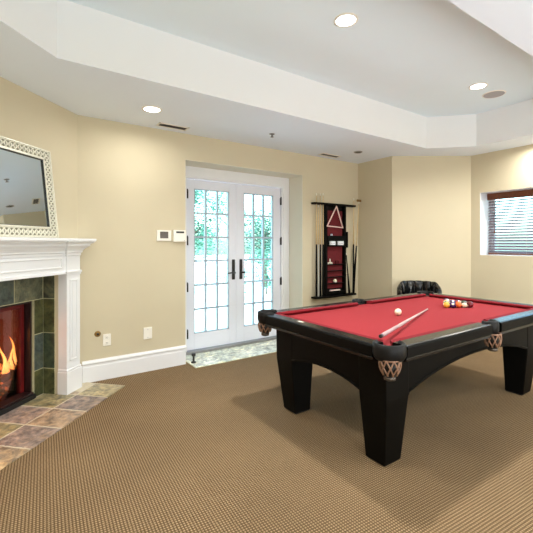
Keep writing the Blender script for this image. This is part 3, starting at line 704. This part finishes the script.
# ------------------------------------------------------------------ pool table
TX, TY, TL, TW, TZ = 2.847, 1.935, 2.335, 1.33, .765
hl, hwid = TL / 2, TW / 2
pt = thing('pool_table', 'black pool table with red felt and leather net pockets on the brown carpet', 'pool table', (TX, TY, 0))
BZ = .735                                    # playing surface
RW = .125                                    # rail width without cushion nose
POCK = [(sx * (hl - .076), sy * (hwid - .076)) for sx in (-1, 1) for sy in (-1, 1)]; SIDE = [(0, s * (hwid - .058)) for s in (-1, 1)]
m = MB(); m.box(-hl + .10, -hwid + .10, BZ - .03, hl - .10, hwid - .10, BZ); bed = m.build('bed_cloth', M['felt'], pt)
m = MB(); m.box(-hl + .05, -hwid + .05, .66, hl - .05, hwid - .05, BZ - .03); m.build('slate_bed', M['blackwood'], pt)
def rail(x0, x1, sgn, axis):
    """a rail segment: wood cap with a rounded outer face and a cloth cushion; axis x: runs along x at y=sgn*hwid"""
    H = hwid if axis == 'x' else hl
    prof = [(H, .700), (H + .001, .752), (H - .006, .762), (H - .016, .766), (H - .095, .7655), (H - .100, .760), (H - .100, .70)]
    nose = [(H - .098, .7645), (H - .132, .766), (H - .146, .758), (H - .136, .742), (H - .098, .736)]
    lip = [(H - .012, .672), (H - .006, .676), (H - .006, .690), (H - .012, .700), (H - .09, .700), (H - .09, .672)]
    f = (lambda d, z, t: (t, sgn * d, z)) if axis == 'x' else (lambda d, z, t: (sgn * d, t, z))
    for name, pr, mat, ins in (('rail', prof, M['railwood'], 0), ('rail_lip', lip, M['railwood'], 0), ('cushion', nose, M['cushion'], .02)):
        m = MB()
        if name == 'cushion':
            a = [f(d, z, x0 + max(0, (H - .098 - d)) * .8) for d, z in pr]; b = [f(d, z, x1 - max(0, (H - .098 - d)) * .8) for d, z in pr]
        else: a = [f(d, z, x0) for d, z in pr]; b = [f(d, z, x1) for d, z in pr]
        m.loft([a, b], None, False)
        m.build(name, mat, pt)
cp = .135
for s in (-1, 1):
    rail(-hl + cp, -.068, s, 'x'); rail(.068, hl - cp, s, 'x'); rail(-hwid + cp, hwid - cp, s, 'y')
# fix normals of the lofted rails
for o in [c for c in pt.children]:
    bm = bmesh.new(); bm.from_mesh(o.data); bmesh.ops.recalc_face_normals(bm, faces=bm.faces); bm.to_mesh(o.data); bm.free()
    if o.name.split('.')[0] == 'rail':
        o.data.materials.append(M['blackwood'])
        for p in o.data.polygons: p.material_index = 0 if p.normal.z > .6 else 1
# pearl sights and a name plate on the head rail
def sight(x, y):
    m = MB(); m.lathe([(.006, .7655), (.005, .7664)], 8, Matrix.Translation((x, y, 0))); m.build('sight', M['pewter'], pt)
for s in (-1, 1):
    for k in (1, 2, 3):
        for h in (-1, 1): sight(h * (.068 + (hl - .068) * k / 4.0), s * (hwid - .05))
        sight(s * (hl - .05), (k - 2) * .28)
m = MB(); m.box(-hl + .055, .14, .7655, -hl + .078, .20, .7668, None, .0005); m.build('rail_plate', M['silver'], pt)
# pockets: leather shield + dark mouth disc + woven basket
def pocket(px, py, a_in, r_o, spread, side=False):
    """a_in: direction (angle) pointing to the middle of the table"""
    m = MB(); n = 18; T = Matrix.Translation((px, py, 0)); a0 = a_in + spread; a1 = a_in + 2 * math.pi - spread
    prof = [(r_o - .022, .772), (r_o - .010, .781), (r_o - .001, .776), (r_o + .003, .745), (r_o + .002, .712), (r_o - .012, .688), (r_o - .022, .684), (r_o - .028, .71)]
    rings = [[(r * math.cos(a), r * math.sin(a), z) for r, z in prof] for a in [a0 + (a1 - a0) * k / n for k in range(n + 1)]]
    m.loft(rings, T, True, True); ob = m.build('pocket_leather', M['shield'], pt)
    bm = bmesh.new(); bm.from_mesh(ob.data); bmesh.ops.recalc_face_normals(bm, faces=bm.faces); bm.to_mesh(ob.data); bm.free()
    m = MB(); m.lathe([(r_o - .028, .7365), (r_o - .03, .7375)], 24, T, False); m.build('pocket_mouth_shade', M['black'], ob)  # flat black disc painted in as the dark of the hole
    ox = px - math.cos(a_in) * .028; oy = py - math.sin(a_in) * .028
    T2 = Matrix.Translation((ox, oy, 0)); rt = (r_o - .022) * .80; rb = rt * .72; zt_, zb_ = .695, .610
    m = MB(); ns = 9
    if side: rt = r_o * .80; rb = rt * .75; zt_, zb_ = .690, .598
    for s in (-1, 1):
        for k in range(ns):
            a = 2 * math.pi * k / ns; pts = []
            for j in range(7):
                t = j / 6; r = rt + (rb - rt) * t ** 1.6 + .006 * math.sin(math.pi * t); aa = a + s * t * .75
                pts.append((r * math.cos(aa), r * math.sin(aa), zt_ + (zb_ - zt_) * t))
            m.tube(pts, .0048, 5, T2)
    m.tube([(rt * math.cos(a), rt * math.sin(a), zt_) for a in [2 * math.pi * k / 20 for k in range(20)]], .006, 5, T2, True)
    m.build('pocket_net', M['net'], ob)
    m = MB(); m.lathe([(rb * .55, zb_ - .032), (rb * .8, zb_ - .028), (rb * .85, zb_ - .010), (rb * .6, zb_ - .008)], 16, T2); m.build('net_base', M['pewter'], ob)
    m = MB(); m.lathe([(rb * .8, zb_ - .004), (rt * .8, zt_ - .005)], 16, T2, True, True); m.build('net_lining', M['black'], ob)
for x, y in POCK: pocket(x, y, math.atan2(-math.copysign(1, y), -math.copysign(1, x)), .090, R(50))
for x, y in SIDE: pocket(x, y, math.atan2(-y, 0), .064, R(72), True)
# apron with arched lower edge
AX, AY = hl - .118, hwid - .130
def apron(L, zleg, zmid, legw, place):
    pts = [(-L, .675), (L, .675), (L, zleg), (L - legw, zleg)]
    n = 14; a = L - legw - .0
    for k in range(n + 1):
        t = 1 - 2 * k / n; x = a * t; pts.append((x, zleg + .012 + (zmid - zleg - .012) * (1 - abs(t) ** 2.2)))
    pts += [(-L + legw, zleg), (-L, zleg)]
    m = MB(); m.prism([(p[0], p[1]) for p in pts][::-1], 0, .03, place); o = m.build('apron', M['blackwood'], pt)
    bm = bmesh.new(); bm.from_mesh(o.data); bmesh.ops.recalc_face_normals(bm, faces=bm.faces); bm.to_mesh(o.data); bm.free()
    # bead following the arch
    m = MB(); path = [(a * (1 - 2 * k / n), zleg + .012 + (zmid - zleg - .012) * (1 - abs(1 - 2 * k / n) ** 2.2) + .014) for k in range(n + 1)]
    m.tube([(p[0], p[1], .031) for p in path], .005, 6, place); m.build('apron_bead', M['blackwood'], o)
RX90 = Matrix.Rotation(R(90), 4, 'X')
for s in (-1, 1):
    Mp = Matrix.Translation((0, s * AY, 0)) @ (Matrix.Identity(4) if s < 0 else Matrix.Rotation(R(180), 4, 'Z')) @ Matrix.Translation((0, .03, 0)) @ RX90
    apron(AX, .41, .535, .22, Mp)
    Mp = Matrix.Translation((s * AX, 0, 0)) @ Matrix.Rotation(R(90 if s > 0 else -90), 4, 'Z') @ Matrix.Translation((0, .03, 0)) @ RX90
    apron(AY, .41, .475, .20, Mp)
m = MB(); m.box(-AX + .03, -AY + .03, .62, AX - .03, AY - .03, .665); m.build('sub_frame', M['blackwood'], pt)
for sx in (-1, 1):
    for sy in (-1, 1):
        m = MB(); rings = []
        for z, w in ((0.008, .155), (.03, .157), (.41, .215), (.66, .22)):
            ox = .046 * max(0, 1 - z / .43)
            xo, yo = sx * (AX + .004 - ox), sy * (AY + .004 - ox); xi, yi = xo - sx * w, yo - sy * w * .95
            r_ = [(xo, yo, z), (xi, yo, z), (xi, yi, z), (xo, yi, z)]
            rings.append(r_)
        m.loft(rings, None, False); o = m.build('leg', M['blackwood'], pt, bevel=.006)
        bm = bmesh.new(); bm.from_mesh(o.data); bmesh.ops.recalc_face_normals(bm, faces=bm.faces); bm.to_mesh(o.data); bm.free()
        m = MB(); m.box(sx * (AX - .052), sy * (AY - .052), 0, sx * (AX - .190), sy * (AY - .182), .010); m.build('foot', M['black'], o)

# balls and cue on the table
BR = .0285
def pool_ball(x, y, name, label, col, stripe, rot=None, group='object balls racked on the red felt'):
    m = MB(); m.sphere((0, 0, 0), BR, 24, 14); o = m.build(name, stripe_ball_mat(name + '_finish', col, stripe), None, (x, y, BZ + BR))
    o.rotation_euler = rot or (random.uniform(.4, 1.4), random.uniform(-.6, .6), random.uniform(0, 6)); return tag(o, label, 'pool ball', group)
pool_ball(2.665, 1.955, 'cue_ball', 'lone ivory cue ball on the red felt near the cue stick', srgb(246, 232, 200), False, None, None)
CY, CB, CR, CP, CO, CG, CM, CK = srgb(226, 168, 62), srgb(40, 60, 120), srgb(190, 40, 36), srgb(64, 40, 96), srgb(222, 112, 52), srgb(24, 92, 62), srgb(104, 20, 32), srgb(20, 20, 20)
GRID = [[('yellow', CY, 0)], [('purple', CP, 0), ('green', CG, 0)], [('orange', CO, 0), ('black', CK, 0), ('yellow', CY, 1)],
        [('black and white', srgb(46, 30, 34), 1), ('red', CR, 1), ('blue', CB, 0), ('orange', CO, 1)], [('maroon', CM, 0), ('green', CG, 1), ('purple', CP, 1), ('red', CR, 0), ('blue', CB, 1)]]
ROWN = ['at the table-centre tip of the rack', 'in the second row of the rack', 'in the third row of the rack', 'in the fourth row of the rack', 'in the last row of the rack']
d = BR * 2 * 1.004
for r_, row in enumerate(GRID):
    for k, (nm, c, st) in enumerate(row):
        x = 3.345 + r_ * d * math.sqrt(3) / 2; y = 1.93 + (k - r_ / 2) * d
        lab = ('%s striped white pool ball %s' if st else 'solid %s pool ball %s') % (nm, ROWN[r_])
        pool_ball(x, y, 'pool_ball', lab, c, bool(st), None if st == 0 else (R(80), R(20 + 30 * k), R(40 * r_)))
def table_cue(p, q):
    p, q = Vector(p), Vector(q); L = (q - p).length
    r = thing('pool_cue', 'pale pool cue lying diagonally across the red felt', 'pool cue', p); Mq = aim((0, 0, 0), q - p)
    m = MB(); m.lathe([(.009, 0), (.0120, .006), (.0120, .03)], 14, Mq); m.build('bumper', M['black'], r)
    m = MB(); m.lathe([(.0120, .03), (.0115, .35)], 14, Mq); m.build('butt', paint('pinkish_grey_butt', srgb(176, 146, 148), .4, .04, 20), r)
    m = MB(); m.lathe([(.0115, .35), (.009, .9), (.006, L - .03)], 14, Mq); m.build('shaft', M['whitewood'], r)
    m = MB(); m.lathe([(.006, L - .03), (.0057, L)], 12, Mq); m.build('tip', M['plastic'], r)
table_cue((1.79, 1.435, .788), (3.10, 1.965, .7425))

# ------------------------------------------------------------------ leather tub chair behind the table
ch = thing('tub_chair', 'black channel tufted leather tub chair in the corner behind the pool table', 'chair', (4.40, 2.91, 0), R(-55))
ch.scale = (.85, .85, 1.03)
# local: seat faces -y ... back at +y
def arc(r, a): return (r * math.cos(a), r * math.sin(a))
ROUT, RIN = .315, .235
angs = lambda a, b, n: [a + (b - a) * i / n for i in range(n + 1)]
m = MB(); m.lathe([(.26, .12), (.30, .14), (.305, .40), (.22, .405)], 32); m.build('seat_base', M['leather'], ch)
m = MB(); m.lathe([(.02, .40), (.21, .40), (.232, .42), (.232, .47), (.20, .50), (.02, .51)], 28, Matrix.Translation((0, -.02, 0))); m.build('seat_cushion', M['leather'], ch)
m = MB(); rings = []
for a in angs(R(-35), R(215), 40):
    t = abs((a - R(90)) / R(125)); top = .80 - .16 * max(0, t - .45) ** 1.2 * 2
    pr = [(ROUT - .005, .14), (ROUT, .45), (ROUT + .005, top - .03), (ROUT - .015, top - .005), (ROUT - .04, top), (RIN + .02, top - .012), (RIN + .012, top - .05), (RIN + .02, .42), (RIN + .02, .14)]
    rings.append([(r * math.cos(a), r * math.sin(a), z) for r, z in pr])
m.loft(rings, None, True, True); m.build('backrest', M['leather'], ch)
nch = 9; da = R(250) / nch
m = MB()
for k in range(nch):
    a = R(-35) + (k + .5) * da; t = abs((a - R(90)) / R(125)); top = .792 - .16 * max(0, t - .45) ** 1.2 * 2; rr = RIN + .008
    rings = []
    for j in range(9):
        b = math.pi * j / 8; z0_ = .44
        aa = a + da * .48 * math.cos(b); dr = .034 * math.sin(b)
        rings.append([((rr + .012 - dr * f_) * math.cos(aa), (rr + .012 - dr * f_) * math.sin(aa), z) for z, f_ in ((z0_, .2), (z0_ + .08, 1), (top - .08, 1), (top - .02, .8), (top + .010, .15))])
    m.loft(rings, None, True, False, False)
m.build('channel_padding', M['leather'], ch)
m = MB()
for k in range(nch + 1):   # rolled top edge in puffs
    if k == nch: break
    a0_, a1_ = R(-35) + k * da, R(-35) + (k + 1) * da; pts = []; rad = []
    for j in range(7):
        a = a0_ + (a1_ - a0_) * j / 6; t = abs((a - R(90)) / R(125)); top = .775 - .16 * max(0, t - .45) ** 1.2 * 2
        pts.append(((ROUT - .035) * math.cos(a), (ROUT - .035) * math.sin(a), top)); rad.append(.026 + .004 * math.sin(math.pi * j / 6))
    m.tube(pts, rad, 10)
m.build('rolled_top', M['leather'], ch)
for sx in (-1, 1):
    for sy in (-1, 1):
        m = MB(); m.lathe([(.014, 0), (.022, .13)], 10, Matrix.Translation((sx * .18, sy * .18, 0))); m.build('leg', M['blackwood'], ch)

# ------------------------------------------------------------------ ceiling fixtures
def can(x, y, z, label, power, build=True, r=.075):
    if build:
        t = thing('ceiling_light', label, 'ceiling light', (x, y, z), 0, 'recessed ceiling lights')
        m = MB(); m.lathe([(r + .014, 0), (r + .012, -.006), (r - .004, -.008), (r - .006, -.002)], 28, None, True, False); m.build('trim_ring', M['plastic'], t)
        m = MB(); m.lathe([(r - .005, -.0035), (.001, -.0036)], 28, None, False, False); m.build('diffuser', M['lampwhite'], t)
    ld = bpy.data.lights.new('downlight', 'AREA'); ld.shape = 'DISK'; ld.size = .12; ld.energy = power; ld.color = (1, .965, .91); ld.spread = R(168 if z < 2.7 else 128)
    lo = bpy.data.objects.new('downlight', ld); COL.objects.link(lo); lo.location = (x, y, z - .012)
    return lo
PW = 26
can(2.016, 1.92, ZT, 'round lit recessed light in the raised ceiling above the pool table head', PW)
can(3.977, 1.957, ZT, 'round lit recessed light in the raised ceiling beside the speaker grille', PW)
can(1.077, 3.393, ZS, 'round lit recessed light in the lowered ceiling above the fireplace side wall', PW * .3)
can(.5, 1.8, ZT, '', PW * .7, False)  # added unseen downlight without a fixture, out of frame
can(5.07, 1.80, ZS, '', PW * .5, False)
can(-.35, 3.0 - .75, ZS, '', PW * .25, False)
for x, y in ((.8, -.9), (2.6, -.9), (4.3, -.3), (4.3, -1.6)): can(x, y, ZS, '', PW * .8, False)  # unseen fill downlights added behind the camera, without fixtures
# dark (unlit) small recessed fixture
t = thing('eyeball_downlight', 'small dark unlit recessed fixture in the lowered ceiling near the wall corner', 'ceiling light', (3.837, 3.437, ZS))
m = MB(); m.lathe([(.058, 0), (.056, -.006), (.044, -.008), (.042, -.001)], 24, None, True, False); m.build('trim_ring', M['steel'], t)
m = MB(); m.lathe([(.043, -.002), (.001, -.003)], 24, None, False, False); m.build('lens', M['screen'], t)
t = thing('ceiling_sprinkler', 'tiny chrome sprinkler head on the lowered white ceiling', 'sprinkler', (2.42, 3.413, ZS))
m = MB(); m.lathe([(.032, 0), (.030, -.004), (.012, -.010)], 20); m.build('escutcheon', M['steel'], t)
m = MB(); m.lathe([(.008, -.008), (.007, -.03), (.020, -.032), (.020, -.035), (.002, -.036)], 14); m.build('deflector', M['steel'], t)
def vent(x, y, w, d, label, rz=0):
    t = thing('ceiling_vent', label, 'air vent', (x, y, ZS), rz, 'slot vents in the lowered ceiling')
    m = MB(); m.box(-w / 2, -d / 2, -.006, w / 2, -d / 2 + .018, 0); m.box(-w / 2, d / 2 - .018, -.006, w / 2, d / 2, 0); m.box(-w / 2, -d / 2, -.006, -w / 2 + .018, d / 2, 0); m.box(w / 2 - .018, -d / 2, -.006, w / 2, d / 2, 0); m.build('frame', M['plastic'], t)
    m = MB(); m.box(-w / 2 + .018, -d / 2 + .018, -.002, w / 2 - .018, d / 2 - .018, -.0005); m.build('duct_opening', M['screen'], t)
    m = MB(); n = max(2, int((d - .036) / .018))
    for k in range(n):
        y_ = -d / 2 + .018 + (k + .5) * (d - .036) / n; m.box(-w / 2 + .018, -.004, -.0005, w / 2 - .018, .004, .0005, Matrix.Translation((0, y_, -.004)) @ Matrix.Rotation(R(40), 4, 'X'))
    m.build('louvres', M['steel'], t)
vent(1.415, 3.775, .32, .12, 'slot air vent in the lowered ceiling near the lit recessed light')
vent(3.66, 3.785, .34, .11, 'slot air vent in the lowered ceiling above the cue rack')
t = thing('ceiling_speaker', 'round flat grey speaker grille in the raised ceiling', 'speaker', (4.332, 1.964, ZT))
m = MB(); m.lathe([(.112, 0), (.110, -.006), (.100, -.007)], 32, None, True, False); m.build('rim', M['plastic'], t)
m = MB(); m.lathe([(.102, -.006), (.001, -.0065)], 32, None, False, False); m.build('grille', paint('grey_mesh', srgb(176, 172, 172), .7, .15, 300), t)

# ------------------------------------------------------------------ outside
m = MB(); m.box(-14, YD + .06, -.12, 30, 40, -.03); struct(m.build('patio', M['patio']))
m = MB(); m.box(XR + .5, -12, -.12, 30, YD + .06, -.03); struct(m.build('lawn', M['patio']))
def tree(x, y, h, r, mat, label, n=900, trunk=.09, low=.5, ls=.14, name='garden_tree'):
    t = thing(name, label, 'tree' if 'tree' in name else 'shrub', (x, y, -.03), 0, 'trees and shrubs beyond the patio')
    m = MB(); m.tube([(0, 0, 0), (.05, .02, h * .4), (-.04, .05, h * .85)], [trunk, trunk * .7, trunk * .25], 8)
    for k in range(6):
        a = k * 1.05; z = h * (.35 + .07 * k); m.tube([(0, 0, z), (r * .6 * math.cos(a), r * .6 * math.sin(a), z + .25 * h * .5)], [trunk * .4, trunk * .12], 6)
    m.build('trunk', M['bark'], t)
    m = MB(); cl = [(random.gauss(0, r * .38), random.gauss(0, r * .38), random.uniform(low, h)) for _ in range(26)]
    for _ in range(n):
        c = random.choice(cl); p = Vector((c[0] + random.gauss(0, r * .2), c[1] + random.gauss(0, r * .2), max(.08, c[2] + random.gauss(0, r * .2))))
        s = ls * random.uniform(.6, 1.3); q = Matrix.Translation(p) @ Matrix.Rotation(random.uniform(0, 6.28), 4, 'Z') @ Matrix.Rotation(random.uniform(-1.2, 1.2), 4, 'X')
        m.add([(-s * .5, 0, 0), (0, -s * .3, 0), (s * .5, 0, 0), (0, s * .3, 0)], [(0, 1, 2, 3)], False, q)
    m.build('foliage', mat, t)
tree(4.15, 9.7, 4.4, 1.0, M['leaf_a'], 'teal leafy tree seen through the upper panes of the first glazed door', 5200, .08, 1.3, .10)
tree(7.0, 12.8, 4.2, 1.2, M['leaf_b'], 'pale leafy tree standing farther off between the two glazed doors', 2600, .08, .9, .10)
tree(6.75, 9.9, 2.3, .95, M['leaf_c'], 'deeper green tree seen through the second glazed door', 3200, .06, .9, .10)
tree(9.9, 13.0, 3.2, 1.1, M['leaf_b'], 'low pale tree at the hinge side of the second glazed door', 2400, .07, .5, .10)
tree(4.5, 7.9, .95, .5, M['leaf_b'], 'light green shrub beyond the patio behind the first glazed door', 900, .02, .2, .07, 'garden_shrub')
tree(5.7, 8.3, 1.1, .5, M['leaf_a'], 'green shrub beyond the patio near the second door handle', 1000, .02, .2, .07, 'garden_shrub')
tree(9.7, 3.0, 1.8, .55, M['leaf_b'], 'leafy shrub behind the slats of the wooden blind', 1600, .04, .8, .10, 'garden_shrub')

# ------------------------------------------------------------------ light
w = bpy.data.worlds.new('sky'); SC.world = w; w.use_nodes = True
bg = w.node_tree.nodes['Background']; sk = w.node_tree.nodes.new('ShaderNodeTexSky'); sk.sky_type = 'NISHITA'; sk.sun_disc = False
sk.sun_elevation = R(50); sk.sun_rotation = R(250); sk.altitude = 100; sk.dust_density = 3.0
w.node_tree.links.new(sk.outputs[0], bg.inputs[0]); bg.inputs[1].default_value = 1.5
sun = bpy.data.lights.new('sun', 'SUN'); sun.energy = 1.5; sun.angle = R(3); so = bpy.data.objects.new('sun', sun); COL.objects.link(so)
so.rotation_euler = Vector((.75, .35, -1)).to_track_quat('-Z', 'Y').to_euler()
def area(name, loc, tgt, sx, sy, e, col=(1, 1, 1)):
    ld = bpy.data.lights.new(name, 'AREA'); ld.shape = 'RECTANGLE'; ld.size = sx; ld.size_y = sy; ld.energy = e; ld.color = col
    o = bpy.data.objects.new(name, ld); COL.objects.link(o); o.location = loc; o.rotation_euler = (Vector(tgt) - Vector(loc)).to_track_quat('-Z', 'Y').to_euler(); return o
# unseen fill lamps added behind the camera, aimed up to lift the ceiling
area('added_ceiling_fill', (.6, -1.5, .9), (1.4, .2, 3.0), 1.4, 1.4, 68, (.93, .97, 1))
area('added_ceiling_fill', (3.6, -1.5, .9), (3.2, .3, 3.0), 1.4, 1.4, 62, (.93, .97, 1))
# firelight
pl_ = bpy.data.lights.new('firelight', 'POINT'); pl_.energy = 5; pl_.color = (1, .42, .16); pl_.shadow_soft_size = .08
po = bpy.data.objects.new('firelight', pl_); COL.objects.link(po); po.location = in_f(.35, .38, .5)

SC.view_settings.view_transform = 'Standard'; SC.view_settings.look = 'None'; SC.view_settings.exposure = 0
SC.cycles.use_denoising = True
SC.cycles.max_bounces = 10; SC.cycles.diffuse_bounces = 5; SC.cycles.transparent_max_bounces = 24
SC.cycles.sample_clamp_indirect = 6
